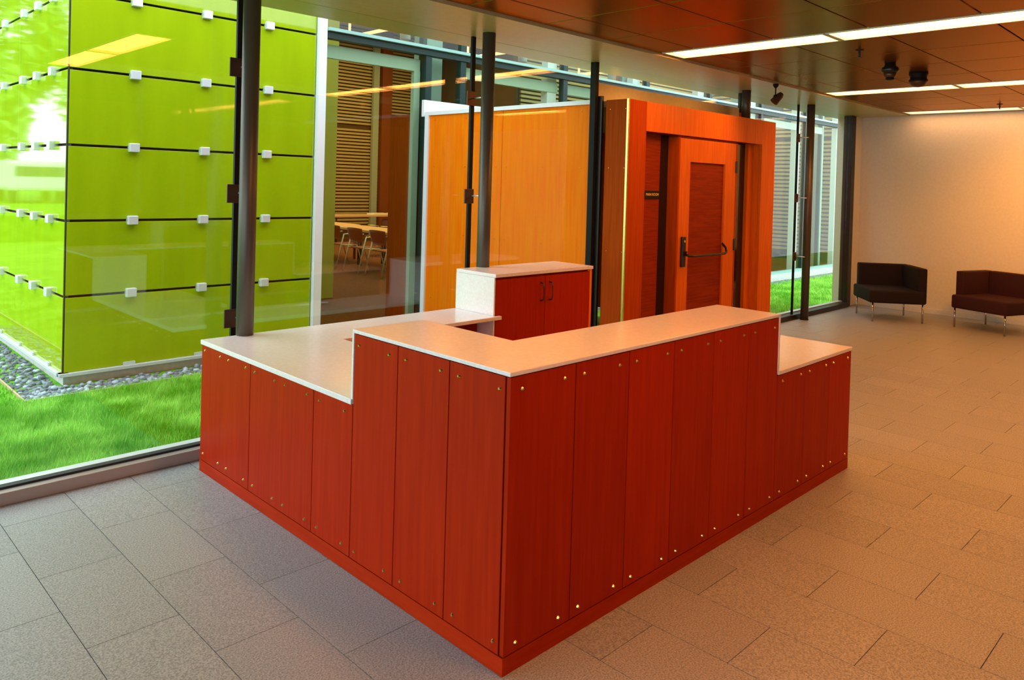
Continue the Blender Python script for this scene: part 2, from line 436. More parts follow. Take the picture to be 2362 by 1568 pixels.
# side wall, one wood: colour darkened for indoor shade, brightened for daylight outside
B('side_panel', ves, VX0, VX0 + .05, VY0 + .02, G - .12, 0, VZ, Mt['vest_wood_shaded'])
B('orange_panel', ves, VX0, VX0 + .05, G + .02, 4.052, .0, VZ - .03, Mt['orange_wood'])
B('orange_panel', ves, VX0, VX0 + .05, 4.058, VY1 - .07, .0, VZ - .03, Mt['orange_wood'])
B('coping', ves, VX0 - .02, VX0 + .10, G + .02, VY1, VZ - .03, VZ + .012, Mt['white'])
o = B('edge_post', ves, VX0 - .02, VX0 + .06, VY1 - .07, VY1, -.1, VZ - .03, Mt['white']); o['label'] = 'white vertical edge trim'
B('jamb_trim', ves, VX0 - .006, VX0 + .02, G + .004, G + .02, .0, VZ - .03, Mt['slat'])
o = B('corner_strip', ves, VX0 - .006, VX0 + .012, VY0 - .004, VY0 + .018, 0, VZ + .002, Mt['brass']); o['label'] = 'thin brass corner strip'
# bolts on side
def stud(parent, x, y, z, axis, r=.008, h=.006):
    d = Vector((-h, 0, 0)) if axis == 'x' else Vector((0, -h, 0))
    p = Vector((x, y, z)); key = ('stud', axis, r)
    if key not in _cache:
        bm = bmesh.new(); tube(bm, (0, 0, 0), d, r, 8, r * .55)
        me = bpy.data.meshes.new('stud'); bmesh.ops.recalc_face_normals(bm, faces=bm.faces); bm.to_mesh(me); bm.free(); me.materials.append(Mt['brass']); _cache[key] = me
    o = bpy.data.objects.new('stud', _cache[key]); link(o, parent); o.location = p - W[parent]; W[o] = p
    return o
for z in (.35, 1.12, 1.90, 2.45):
    for y in (2.42, 2.60): stud(ves, VX0, y, z, 'x', .006)
    for y in (2.95, 3.45, 3.98, 4.14, 4.65, 5.2): stud(ves, VX0, y, z, 'x', .006)
# far side, roof
B('far_side_panel', ves, VX1 - .05, VX1, VY0 + .16, VY1, 0, VZ, Mt['vest_wood_shaded'])
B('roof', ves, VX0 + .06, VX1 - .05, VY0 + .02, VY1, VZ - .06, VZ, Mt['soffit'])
# front face
B('front_panel', ves, VX0 + .014, 4.135, VY0, VY0 + .03, 0, VZ, Mt['vest_wood_shaded'])
B('header', ves, 4.137, 6.435, VY0, VY0 + .03, 2.262, VZ, Mt['door_wood'])
B('front_panel', ves, 6.437, VX1, VY0, VY0 + .03, 0, VZ, Mt['door_wood'])
B('soffit_board', ves, 4.14, 6.435, VY0 + .03, VY0 + .16, 2.262, 2.28, Mt['inset_wood'])
B('reveal', ves, 6.425, 6.44, VY0 + .03, VY0 + .16, 0, 2.262, Mt['door_wood'])
B('reveal', ves, 6.30, 6.425, VY0 + .10, VY0 + .16, 0, 2.262, Mt['door_wood'])
B('reveal', ves, 4.125, 4.135, VY0 + .03, VY0 + .16, 0, 2.262, Mt['vest_wood_shaded'])
B('inner_panel', ves, 4.137, 4.555, VY0 + .12, VY0 + .16, 0, 2.262, Mt['inset_wood'])
o = B('side_glass_and_shade', ves, 4.557, 4.73, VY0 + .14, VY0 + .16, 0, 2.262, Mt['dark_glass']); o['label'] = 'dark strip for the shadow in the gap left of the door'  # shadowed gap left of the door, its shade put in as a dark strip
o = B('side_glass_and_shade', ves, 5.90, 6.30, VY0 + .14, VY0 + .16, 0, 2.262, Mt['dark_glass']); o['label'] = 'dark strip for the shadow in the gap left of the door'
B('door_frame', ves, 4.725, 4.75, VY0 + .012, VY0 + .16, 0, 2.240, Mt['vest_wood_shaded'])
B('door_frame', ves, 5.875, 5.90, VY0 + .012, VY0 + .16, 0, 2.240, Mt['vest_wood_shaded'])
B('door_frame', ves, 4.725, 5.90, VY0 + .03, VY0 + .16, 2.240, 2.262, Mt['inset_wood'])
# the door, a rail and stile leaf with an inset panel
leaf = bmesh.new()
dy0, dy1 = VY0 + .014, VY0 + .065
bm_box(leaf, 4.755, 4.945, dy0, dy1, .01, 2.235); bm_box(leaf, 5.645, 5.87, dy0, dy1, .01, 2.235)
bm_box(leaf, 4.945, 5.645, dy0, dy1, 2.00, 2.235); bm_box(leaf, 4.945, 5.645, dy0, dy1, .01, .22)
door = finish('door_leaf', leaf, Mt['door_wood'], ves, (5.31, dy0, 0)); door['label'] = 'bright orange wood door leaf'
B('inset_panel', door, 4.945, 5.645, dy0 + .022, dy0 + .04, .22, 2.00, Mt['inset_wood'])
bm = bmesh.new(); bm_box(bm, 4.80, 4.865, dy0 - .03, dy0, .93, 1.235, .006); tube(bm, (4.84, dy0 - .055, 1.08), (4.84, dy0 - .02, 1.08), .012)
finish('lock_plate', bm, Mt['dark_metal'], door, (4.83, dy0, 1.08))
bm = bmesh.new(); poly_tube(bm, [(4.85, dy0 - .03, 1.055), (4.86, dy0 - .075, 1.045), (4.93, dy0 - .085, 1.04), (5.54, dy0 - .085, 1.04), (5.585, dy0 - .08, 1.055), (5.615, dy0 - .05, 1.10), (5.63, dy0 + .0, 1.14)], .013, 8)
finish('push_bar', bm, Mt['dark_metal'], door, (5.2, dy0, 1.04), True)
T('lock_cylinder', door, (4.835, dy0 - .034, 1.19), (4.835, dy0 - .028, 1.19), .013, Mt['brass'], 12)
for z in (1.98, 1.12, .25):
    B('hinge', door, 5.862, 5.898, dy0 - .012, dy0 + .004, z - .065, z + .065, Mt['dark_metal'], .003)
# name plate
sg = thing('room_sign', (4.35, VY0 + .118, 1.655), 'small black name plate with gold letters on the wood panel left of the door', 'sign')
B('plate', sg, 4.16, 4.545, VY0 + .108, VY0 + .12, 1.615, 1.695, Mt['black_metal'], .002)
fc = bpy.data.curves.new('lettering', 'FONT'); fc.body = 'MAIN ROOM'; fc.size = .038; fc.extrude = .0008; fc.align_x = 'RIGHT'
fo = bpy.data.objects.new('lettering_curve', fc); link(fo)
tm = bpy.data.meshes.new_from_object(fo.evaluated_get(bpy.context.evaluated_depsgraph_get()))
bpy.data.objects.remove(fo); tm.materials.clear(); tm.materials.append(Mt['gold'])
fo = bpy.data.objects.new('lettering', tm); link(fo, sg)
fo.location = Vector((4.53, VY0 + .1065, 1.645)) - W[sg]; fo.rotation_euler = (PI / 2, 0, 0)

# ------------------------------------------------------------------ reception desk
H, ZL = 1.07, .7625
LY, S1, LXD, S2, WH = 2.548, .98, 3.026, 2.035, .38
PT = .02     # panel thickness
desk = thing('reception_desk', (0, 0, 0), 'large L-shaped red wood reception desk with pale stepped worktops', 'desk')
def dpanel_x(y0, y1, z1, ys_, ztop):      # face towards -X at x = 0
    p = B('panel', desk, 0, PT, y0 + .0025, y1 - .0025, .068, z1, Mt['red_wood'], .0012)
    for y in ys_:
        stud(p, 0, y, ztop, 'x'); stud(p, 0, y, .107, 'x')
def dpanel_y(x0, x1, z1, xs_, ztop):
    p = B('panel', desk, x0 + .0025, x1 - .0025, 0, PT, .068, z1, Mt['red_wood'], .0012)
    for x in xs_:
        stud(p, x, 0, ztop, 'y'); stud(p, x, 0, .100, 'y')
hi, lo = H - .020, ZL - .026
dpanel_x(.022, .325, hi, (.05, .27), 1.004)
dpanel_x(.325, .65, hi, (.375, .594), 1.005)
dpanel_x(.65, S1 - .012, hi, (.709, .928), 1.005)
dpanel_x(S1 - .012, 1.295, lo, (1.031, 1.242), .697)
dpanel_x(1.295, 1.935, lo, (1.352, 1.563, 1.669, 1.884), .702)
dpanel_x(1.935, LY - .0, lo, (1.988, 2.197, 2.302, 2.504), .706)
jx = [.001, .355, .693, 1.025, 1.362, 1.70, S2 - .012]
for a, b, s in zip(jx[:-1], jx[1:], ((.062, .29), (.404, .628), (.744, .971), (1.081, 1.305), (1.419, 1.645), (1.757, 1.975))):
    dpanel_y(a, b, hi, s, 1.003)
for a, b, s in ((S2 - .012, 2.365, (2.087, 2.31)), (2.365, 2.70, (2.422, 2.647)), (2.70, LXD, (2.753, 2.969))):
    dpanel_y(a, b, lo, s, .702)
B('corner_batten', desk, .006, .02, .006, .021, .068, hi, Mt['black'])
# plinths (slightly different tone strip at the foot)
B('plinth', desk, 0, PT, .0, LY, 0, .064, Mt['red_wood_plinth'])
B('plinth', desk, PT, LXD, 0, PT, 0, .064, Mt['red_wood_plinth'])
# carcass
bm = bmesh.new()
bm_box(bm, .021, WH - .02, .021, S1 - .03, .0, H - .022)
bm_box(bm, .021, .62, S1 - .03, LY - .001, .0, ZL - .03)
bm_box(bm, WH - .02, S2 - .03, .021, WH - .02, .0, H - .022)
bm_box(bm, S2 - .03, LXD - .001, .021, .46, .0, ZL - .03)
finish('carcass', bm, Mt['black'], desk)
# inside faces
B('inner_panel', desk, WH - .02, WH, WH, S1 - .014, .1, H - .02, Mt['red_wood'])
B('inner_panel', desk, WH, S2 - .014, WH - .02, WH, .1, H - .02, Mt['red_wood'])
B('end_panel', desk, LXD - .018, LXD, PT, .478, 0, ZL - .026, Mt['red_wood'])
B('end_panel', desk, PT, .62, LY - .0, LY + .012, 0, ZL - .026, Mt['red_wood'])
B('inner_panel', desk, .62, .64, S1, 2.09, .08, ZL - .026, Mt['red_wood'])
# worktops
def slab(pts, z0, z1, name, bev=.003):
    bm = bmesh.new()
    vs = [bm.verts.new((x, y, z0)) for x, y in pts]
    f = bm.faces.new(vs); r = bmesh.ops.extrude_face_region(bm, geom=[f])
    bmesh.ops.translate(bm, verts=[v for v in r['geom'] if isinstance(v, bmesh.types.BMVert)], vec=(0, 0, z1 - z0))
    bmesh.ops.recalc_face_normals(bm, faces=bm.faces)
    if bev: bmesh.ops.bevel(bm, geom=list(bm.edges), offset=bev, segments=2, affect='EDGES', profile=.5)
    return finish(name, bm, Mt['counter'], desk)
slab([(-.004, -.004), (S2, -.004), (S2, WH), (WH + .01, WH), (WH + .01, S1), (-.004, S1)], H - .016, H, 'high_worktop')
slab([(-.004, S1 - .001), (.66, S1 - .001), (.66, 2.09), (1.995, 2.09), (1.995, 2.120), (1.945, 2.120), (1.945, LY + .014), (-.004, LY + .014)], ZL - .026, ZL, 'low_worktop')
slab([(S2 + .001, -.004), (LXD + .004, -.004), (LXD + .004, .482), (S2 + .001, .482)], ZL - .022, ZL, 'low_worktop')
B('worktop_end', desk, -.003, WH + .01, S1 - .012, S1, ZL + .0005, H - .016, Mt['counter'])
B('worktop_end', desk, S2 - .012, S2, -.003, WH, ZL + .0005, H - .016, Mt['counter'])
# under-counter front towards the staff side
B('modesty_panel', desk, .66, 1.94, 2.30, 2.32, .05, ZL - .03, Mt['red_wood'])
B('back_panel', desk, .62, 1.94, LY - .01, LY + .012, 0, ZL - .026, Mt['red_wood'])
# ------------------------------------------------------------------ tall cabinet at the end of the desk
CX0, CX1, CY0, CY1 = 1.955, 3.06, 2.135, 2.56
cabi = thing('storage_cabinet', (CX0, CY0, 0), 'two-door red wood cabinet with pale top, rising at the back end of the desk', 'cabinet')
CT = 1.065
bm = bmesh.new(); bm_box(bm, CX0 + .014, CX1 - .02, CY0 + .024, CY1, .06, CT - .03); finish('body', bm, Mt['red_wood'], cabi)
B('top', cabi, CX0, CX1 + .012, CY0 - .012, CY1, CT - .026, CT, Mt['counter'], .003)
o = B('side_cladding', cabi, CX0, CX0 + .013, CY0 + .002, CY1, .0, CT - .027, Mt['counter']); o['label'] = 'pale worktop material side cladding'
o = B('end_panel', cabi, CX1 - .02, CX1 + .004, CY0 - .004, CY1, 0, CT - .027, Mt['orange_wood']); o['label'] = 'lighter orange wood end panel'
B('kick_plate', cabi, CX0 + .014, CX1 - .02, CY0 + .05, CY0 + .07, 0, .06, Mt['black'])
xm = 2.50
for a, b, hx in ((CX0 + .018, xm - .002, xm - .05), (xm + .002, CX1 - .024, xm + .05)):
    d = B('door', cabi, a, b, CY0, CY0 + .022, .065, CT - .045, Mt['red_wood'], .0012)
    bm = bmesh.new(); poly_tube(bm, [(hx, CY0, .97), (hx, CY0 - .028, .965), (hx, CY0 - .034, .94), (hx, CY0 - .034, .86), (hx, CY0 - .028, .835), (hx, CY0, .83)], .006, 8)
    finish('handle', bm, Mt['bronze'], d, (hx, CY0, .9), True)

# ------------------------------------------------------------------ corner lounge chairs
def corner_chair(name, cx, cy, rz, label, cat, m, inset, sx=.70, sy=.72, grp=None):
    t = thing(name, (cx, cy, 0), label, cat, grp, rz=rz)
    W[t] = Vector((0, 0, 0))
    def bev(nm, x0, x1, y0, y1, z0, z1, bv, seg=3):
        bm = bmesh.new(); bm_box(bm, x0, x1, y0, y1, z0, z1)
        bmesh.ops.bevel(bm, geom=list(bm.edges), offset=bv, segments=seg, affect='EDGES', profile=.6)
        return finish(nm, bm, m, t, smooth=True)
    hx, hy = sx / 2, sy / 2
    bev('seat', -hx - .02, hx - .005, -hy - .02, hy - .005, .255, .43, .03)
    bev('backrest', -hx + inset, hx, hy - .09, hy + .02, .26, .735, .02)
    bev('side_rest', hx - .09, hx + .02, -hy + inset, hy - .088, .26, .735, .02)
    for sx_, sy_ in ((-1, -1), (1, -1), (1, 1), (-1, 1)):
        T('leg', t, (sx_ * (hx - .03), sy_ * (hy - .03), 0), (sx_ * (hx - .03), sy_ * (hy - .03), .258), .011, Mt['chrome'], 10)
    return t
corner_chair('corner_seat', 9.36, 1.93, math.atan2(-.789, .614), 'black square corner seat with thin legs, nearest the window', 'armchair', Mt['fabric'], .03, grp='corner seats by the end wall')
corner_chair('corner_seat', 9.60, .70, math.radians(-20), 'dark maroon corner seat on thin legs, cut by the right frame edge', 'armchair', Mt['maroon'], .10, grp='corner seats by the end wall')

# ------------------------------------------------------------------ ceiling fixtures
def sprinkler(x, y, lab):
    t = thing('sprinkler_head', (x, y, CZ), lab, 'sprinkler', 'sprinkler heads')
    bm = bmesh.new(); lathe(bm, [(.034, 0), (.034, -.006), (.010, -.008), (.010, -.045), (.006, -.06)], (x, y, CZ), 16); finish('body', bm, Mt['dark_metal'], t, smooth=True)
    bm = bmesh.new(); lathe(bm, [(.022, -.06), (.022, -.064)], (x, y, CZ), 12); finish('deflector', bm, Mt['dark_metal'], t)
sprinkler(4.66, .64, 'small sprinkler head below the near strip light')
sprinkler(9.45, .70, 'small sprinkler head near the farthest strip light')
t = thing('smoke_detector', (5.46, .67, CZ), 'dark round detector hanging from the ceiling, left of two', 'detector')
bm = bmesh.new(); lathe(bm, [(.045, 0), (.05, -.03), (.072, -.045), (.075, -.075), (.06, -.09)], (5.46, .67, CZ)); finish('housing', bm, Mt['dark_metal'], t, smooth=True)
bm = bmesh.new(); lathe(bm, [(.055, -.088), (.05, -.12), (.035, -.135)], (5.46, .67, CZ)); finish('lens', bm, Mt['bronze'], t, smooth=True)
bm = bmesh.new(); lathe(bm, [(.036, -.134), (.036, -.15), (.02, -.155)], (5.46, .67, CZ)); finish('cap', bm, Mt['black_metal'], t, smooth=True)
t = thing('dome_camera', (6.20, .66, CZ), 'dark domed camera on the ceiling, right of two round fixtures', 'camera')
bm = bmesh.new(); lathe(bm, [(.085, 0), (.085, -.02), (.074, -.035), (.074, -.06), (.086, -.072), (.086, -.078)], (6.20, .66, CZ)); finish('housing', bm, Mt['black_metal'], t, smooth=True)
bm = bmesh.new(); lathe(bm, [(.084, -.078), (.078, -.10), (.058, -.125), (.03, -.138), (.005, -.142)], (6.20, .66, CZ)); finish('dome', bm, Mt['bronze'], t, smooth=True)
# spotlight on a rod
sx_, sy_ = 6.08, 2.07
t = thing('spotlight', (sx_, sy_, SOF), 'black spotlight on a short rod from the soffit edge, aimed at the wooden door', 'spotlight')
bm = bmesh.new(); lathe(bm, [(.03, .0), (.03, -.02), (.012, -.045)], (sx_, sy_, SOF), 16); finish('canopy', bm, Mt['black_metal'], t, smooth=True)
T('rod', t, (sx_, sy_, SOF - .04), (sx_, sy_, 2.775), .007, Mt['black_metal'], 8)
bm = bmesh.new(); lathe(bm, [(.0, -.022), (.02, -.012), (.024, 0), (.02, .012), (.0, .022)], (sx_, sy_, 2.765), 12); finish('knuckle', bm, Mt['black_metal'], t, smooth=True)
bm = bmesh.new()
a = Vector((sx_ + .045, sy_ - .03, 2.775)); d = Vector((-.35, .35, -.55)).normalized()
tube(bm, a, a + d * .10, .038, 16, .046); tube(bm, a - d * .03, a, .026, 16, .038)
finish('head', bm, Mt['bronze'], t, a, False)

# ------------------------------------------------------------------ outside ground
GZ = -.12
ground = B('lawn_ground', None, -30, 60, G + .10, 60, GZ - .3, GZ - .012, Mt['grass_base']); tag(ground, kind='structure')
GY0, BY = 5.12, 5.50       # gravel front edge, building line
# gravel bed
gb = bmesh.new()
bm_box(gb, -.31, 3.82, GY0, BY + .012, GZ - .09, GZ - .028); bm_box(gb, -.31, .052, BY + .012, 16, GZ - .09, GZ - .028)
bm_box(gb, 6.8, 17, GY0, BY - .092, GZ - .09, GZ - .028)
gravel = finish('gravel_bed', gb, Mt['soil']); tag(gravel, 'grey-blue pebble strip around the foot of the green building', 'gravel')
W[gravel] = Vector((0, 0, 0))
stone_meshes = []
for s in range(8):
    bm = bmesh.new(); bmesh.ops.create_icosphere(bm, subdivisions=1, radius=1)
    for v in bm.verts: v.co *= random.uniform(.75, 1.15); v.co.z *= .6
    me = bpy.data.meshes.new('pebble'); bm.to_mesh(me); bm.free(); me.materials.append(Mt['pebble'])
    for p in me.polygons: p.use_smooth = True
    stone_meshes.append(me)
cand = []
for i in range(3400):
    u = random.random()
    if u < .45: x, y = random.uniform(-.29, .02), 5.14 + 3.6 * random.random() ** 1.4
    else: x, y = random.uniform(-.29, 2.6), random.uniform(GY0 + .02, BY - .04)
    r = random.uniform(.012, .030) * (1.25 if random.random() < .12 else 1)
    cand.append((math.hypot(x + 1.88, y + 1.87) / r, x, y, r))
cand.sort()
pv, pf = [], []
tmpl = []
for me in stone_meshes:
    tmpl.append((np.array([v.co[:] for v in me.vertices]), np.array([p.vertices[:] for p in me.polygons])))
base = 0
for i, (k, x, y, r) in enumerate(cand):
    z = GZ - .028 + random.uniform(.2, .9) * r
    if i < 300:
        o = bpy.data.objects.new('pebble', random.choice(stone_meshes)); link(o, gravel)
        o.location = (x, y, z + .004); o.scale = (r, r * random.uniform(.7, 1), r); o.rotation_euler = (random.uniform(-.4, .4), random.uniform(-.4, .4), random.uniform(0, 6.3))
    else:
        v, f = random.choice(tmpl); a = random.uniform(0, 6.3); ca, sa = math.cos(a), math.sin(a)
        vv = v * r; vv = np.c_[vv[:, 0] * ca - vv[:, 1] * sa, vv[:, 0] * sa + vv[:, 1] * ca, vv[:, 2]] + np.array([x, y, z])
        pv.append(vv); pf.append(f + base); base += len(v)
for i in range(1800):      # right-hand strip, far away
    v, f = random.choice(tmpl); r = random.uniform(.02, .035)
    pv.append(v * r + np.array([random.uniform(6.8, 16.8), random.uniform(GY0 + .02, BY - .05), GZ - .02])); pf.append(f + base); base += len(v)
o = raw_mesh('pebble_fill', np.concatenate(pv), np.concatenate(pf), Mt['pebble'], gravel); o['kind'] = 'stuff'
o.location = (0, 0, 0)
eb = bmesh.new()
bm_box(eb, -.325, 3.80, GY0 - .014, GY0, GZ - .05, GZ + .012); bm_box(eb, -.325, -.311, GY0, 16, GZ - .05, GZ + .012)
o = finish('gravel_edging', eb, Mt['edging'], None); tag(o, 'thin tan edging strip between lawn and pebbles', 'edging')

# grass: blades as one field
def blades(nb, xr, yr, h, wd, mask=None):
    x = rng.uniform(*xr, nb); y = rng.uniform(*yr, nb)
    if mask is not None:
        k = mask(x, y); x, y = x[k], y[k]
    nb = len(x); a = rng.uniform(0, 2 * PI, nb); hh = h * rng.uniform(.5, 1.25, nb)
    lx, ly = rng.normal(0, .45, nb) * hh, rng.normal(0, .45, nb) * hh
    dx, dy = np.cos(a) * wd, np.sin(a) * wd
    z = np.full(nb, GZ - .014)
    v = np.stack([np.c_[x - dx, y - dy, z], np.c_[x + dx, y + dy, z], np.c_[x + lx, y + ly, z + hh]], 1).reshape(-1, 3)
    return v
bx = lambda x, y: ~((x > -.33) & (y > GY0 - .02))
V = np.concatenate([blades(150000, (-1.6, 1.3), (G + .11, 5.15), .055, .0022, bx), blades(26000, (1.3, 3.7), (G + .11, 5.1), .05, .004),
                    blades(22000, (-2.2, -.33), (5.0, 12), .05, .006, bx), blades(60000, (7.0, 17.0), (G + .11, 5.1), .06, .006)])
o = raw_mesh('lawn_grass', V, np.arange(len(V)).reshape(-1, 3), Mt['grass']); tag(o, 'bright green mown lawn between the glass wall and the buildings', 'grass', kind='stuff')

# ------------------------------------------------------------------ green glass building
GX0, GX1 = .04, 2.42
gb_ = thing('green_building', (GX0, BY, GZ), 'lime green glass-clad building outside, square silver clips on its dark joints', 'building')
bm = bmesh.new(); bm_box(bm, GX0 + .05, GX1 + .04, BY + .05, 15.9, -.05, 5.0); finish('core', bm, Mt['black'], gb_)
z_lines = [-.02 + .658 * k for k in range(9)]
jt = .011
for k in range(7):
    z0, z1 = z_lines[k] + (jt if k else 0), z_lines[k + 1] - jt
    B('panel', gb_, GX0 + .015, GX1, BY, BY + .02, z0, z1, Mt['lime'], .0015)
    ya = BY + .015
    for yb in (7.19, 8.88, 10.57, 12.26, 13.95, 15.64):
        B('panel', gb_, GX0, GX0 + .02, ya + .002, yb - .002, z0, z1, Mt['lime'], .0015); ya = yb
for k in range(1, 7):
    z = z_lines[k]
    for x in (.583, 1.228, 1.872):
        B('clip', gb_, x - .043, x + .043, BY - .045, BY + .03, z - .040, z + .040, Mt['silver'], .006)
    for y in (5.91, 6.435, 6.955, 7.75, 8.27, 8.80, 9.3, 9.8, 10.4, 11.0):
        B('clip', gb_, GX0 - .045, GX0 + .03, y - .043, y + .043, z - .040, z + .040, Mt['silver'], .006)
B('corner_joint', gb_, GX0 + .004, GX0 + .0145, BY + .004, BY + .0145, -.02, 4.55, Mt['black'])
B('sill_rail', gb_, GX0 - .03, GX1 + .05, BY - .035, BY + .05, -.052, -.022, Mt['pale_metal'], .003)
B('sill_rail', gb_, GX0 - .03, GX0 + .05, BY - .02, 15.9, -.052, -.022, Mt['pale_metal'], .003)
for x in (.583, 1.228, 1.872): B('clip', gb_, x - .05, x + .05, BY - .02, BY - .002, -.020, .006, Mt['silver'])
for y in (5.91, 6.435, 6.955, 7.75, 8.27, 8.80): B('clip', gb_, GX0 - .02, GX0 - .002, y - .05, y + .05, -.020, .006, Mt['silver'])
bm = bmesh.new(); bm_box(bm, GX0 + .015, GX1 + .05, BY + .015, 15.9, GZ - .1, -.055); finish('concrete_base', bm, Mt['concrete'], gb_)
o = B('corner_trim', gb_, GX1 + .012, GX1 + .105, BY - .05, BY + .09, GZ, 5.0, Mt['white']); o['label'] = 'white vertical corner trim'

# ------------------------------------------------------------------ glazed wing
WX0, WX1 = 2.53, 17.0
wing = thing('glazed_wing', (WX0, BY, GZ), 'glazed building wing across the lawn with dark teal frames and slatted walls', 'building')
B('room_floor', wing, WX0, WX1, BY + .02, 18, -.1, 0.0, Mt['carpet'])
B('base_curb', wing, 6.5, WX1 + .3, BY - .09, BY + .02, GZ - .05, -.0, Mt['concrete'])
B('base_rail', wing, WX0, WX1 + .3, BY - .06, BY + .03, .0, .055, Mt['ledge'])
B('room_ceiling', wing, WX0, WX1 + .3, BY + .0, 18, 6.2, 6.4, Mt['plaster'])
TZ0, TZ1 = 3.25, 3.36
B('transom_beam', wing, WX0, WX1 + .3, BY - .05, BY + .06, TZ0 - .0, TZ1 - .035, Mt['teal_frame'])
B('transom_ledge', wing, WX0, WX1 + .3, BY - .09, BY + .06, TZ1 - .035, TZ1, Mt['ledge'])
mull = [3.945, 4.50, 6.46, 8.50, 10.46, 12.42, 14.46, 16.60]
for i, x in enumerate(mull):
    top = TZ0 if i == 0 else 6.2
    if i == 0: B('mullion', wing, x - .045, x + .045, BY - .03, BY + .06, .055, TZ0, Mt['teal_frame'])
    else:
        B('mullion', wing, x - .045, x + .045, BY - .03, BY + .06, .055, TZ0, Mt['teal_frame'])
        B('mullion', wing, x - .045, x + .045, BY - .03, BY + .06, TZ1, 6.2, Mt['teal_frame'])
prev = WX0
for x in mull + [WX1 + .3]:
    B('pane', wing, prev + .03, x - .03, BY + .0, BY + .01, .055, TZ0, Mt['wing_glass'])
    prev = x
prev = WX0
for x in mull[1:] + [WX1 + .3]:
    B('pane', wing, prev + .03, x - .03, BY + .0, BY + .01, TZ1, 6.2, Mt['wing_glass'])
    prev = x
# pale header bands and white posts just behind the glass
for a, b in ((WX0 + .02, 3.885), (4.56, 6.40), (6.52, 8.43), (12.7, 14.2), (14.6, 15.5)):
    B('header_band', wing, a, b, BY + .07, BY + .12, 3.055, 3.20, Mt['band'])
B('frame_post', wing, 3.80, 3.89, BY + .07, BY + .13, .0, 3.055, Mt['band'])
for x in (6.46, 8.50, 10.46, 12.42, 14.46, 16.60):
    for z0, z1 in ((.0, TZ0), (TZ1, 6.2)):
        B('white_post', wing, x - .27, x - .08, BY + .08, BY + .2, z0, z1, Mt['white'])
for x in (4.02, 8.0, 12.0, 15.65):
    B('grey_post', wing, x + .10, x + .36, BY + .25, BY + .5, 0, 6.2, Mt['grey_column'])
    B('grey_post', wing, x - .04, x + .02, BY + .14, BY + .22, 0, 6.2, Mt['teal_frame'])
# wood wall continuing the entry box, stub wall
o = B('wood_wall', wing, 3.86, 3.93, BY + .14, 6.12, 0, 2.54, Mt['vest_wood_shaded']); o['label'] = 'brown wood inner wall beside the passage'
o = B('mustard_wall', wing, WX0 + .01, 4.12, 7.78, 7.9, 0, 6.2, Mt['mustard']); o['label'] = 'mustard painted wall return'
# white portal frame over the passage end
o = B('portal_header', wing, 3.83, 6.8, BY - .10, BY - .055, 2.50, 2.70, Mt['white']); o['label'] = 'white fascia above the passage roof'
# slatted walls
def slats_x(x0, x1, y, z0, z1, pitch):
    bm = bmesh.new(); z = z0
    while z < z1:
        bm_box(bm, x0, x1, y - .05, y, z, z + pitch * .58); z += pitch
    o = finish('slat_field', bm, Mt['slat'], wing); o['kind'] = 'stuff'
def slats_y(x, y0, y1, z0, z1, pitch):
    bm = bmesh.new(); z = z0
    while z < z1:
        bm_box(bm, x - .05, x, y0, y1, z, z + pitch * .58); z += pitch
    o = finish('slat_field', bm, Mt['slat'], wing); o['kind'] = 'stuff'
B('rear_wall', wing, 8, 13.5, 17.5, 17.6, 0, 6.2, Mt['slat_back']); slats_x(8.5, 13.4, 17.5, .3, 3.18, .098); slats_x(8.5, 13.4, 17.5, 3.35, 6.1, .098)
for x in (11.27, ): B('blue_post', wing, x, x + .2, 17.30, 17.4, 0, 6.2, Mt['grey_column'])
B('wood_post', wing, 11.55, 11.9, 17.25, 17.4, 0, 6.2, Mt['chair_shell'])
B('rear_wall', wing, 9.6, 17, 9.62, 9.72, 0, 6.2, Mt['slat_back']); slats_x(9.7, 16.9, 9.62, .24, 6.1, .09)
B('end_wall', wing, 17.0, 17.1, BY + .1, 9.6, 0, 6.2, Mt['slat_back']); slats_y(17.0, BY + .3, 9.5, .24, 2.98, .10); slats_y(17.0, BY + .3, 9.5, 3.12, 6.1, .10)
B('side_wall', wing, 13.5, 13.6, 9.8, 17.6, 0, 6.2, Mt['slat_back'])
B('side_wall', wing, 2.53, 2.60, BY + .2, 17.6, 0, 6.2, Mt['mustard'])

# wing furniture
def table(x0, x1, y0, y1, label):
    t = thing('conference_table', ((x0 + x1) / 2, (y0 + y1) / 2, 0), label, 'table', 'tables in the room beyond the glass')
    B('table_top', t, x0, x1, y0, y1, .69, .735, Mt['table_top'], .004)
    for a in (x0 + .08, x1 - .08):
        for b in (y0 + .1, y1 - .1): T('leg', t, (a, b, 0), (a, b, .69), .025, Mt['dark_metal'], 8)
table(6.62, 7.36, 9.4, 11.05, 'nearest long table in the room beyond, seen through two panes')
table(6.72, 7.46, 11.08, 12.3, 'middle table of the row behind the brown chairs')
table(6.86, 7.6, 12.33, 14.2, 'farthest table of the row behind the brown chairs')
table(9.2, 12.6, 15.9, 16.6, 'rear table parallel to the slatted wall')
for x, lab in ((10.45, 'left white paper stack on the rear table'), (11.12, 'right white paper stack on the rear table')):
    t = thing('paper_stack', (x + .25, 16.1, .735), lab, 'paper')
    B('sheets', t, x, x + .52, 15.95, 16.3, .735, .785, Mt['paper'], .004)
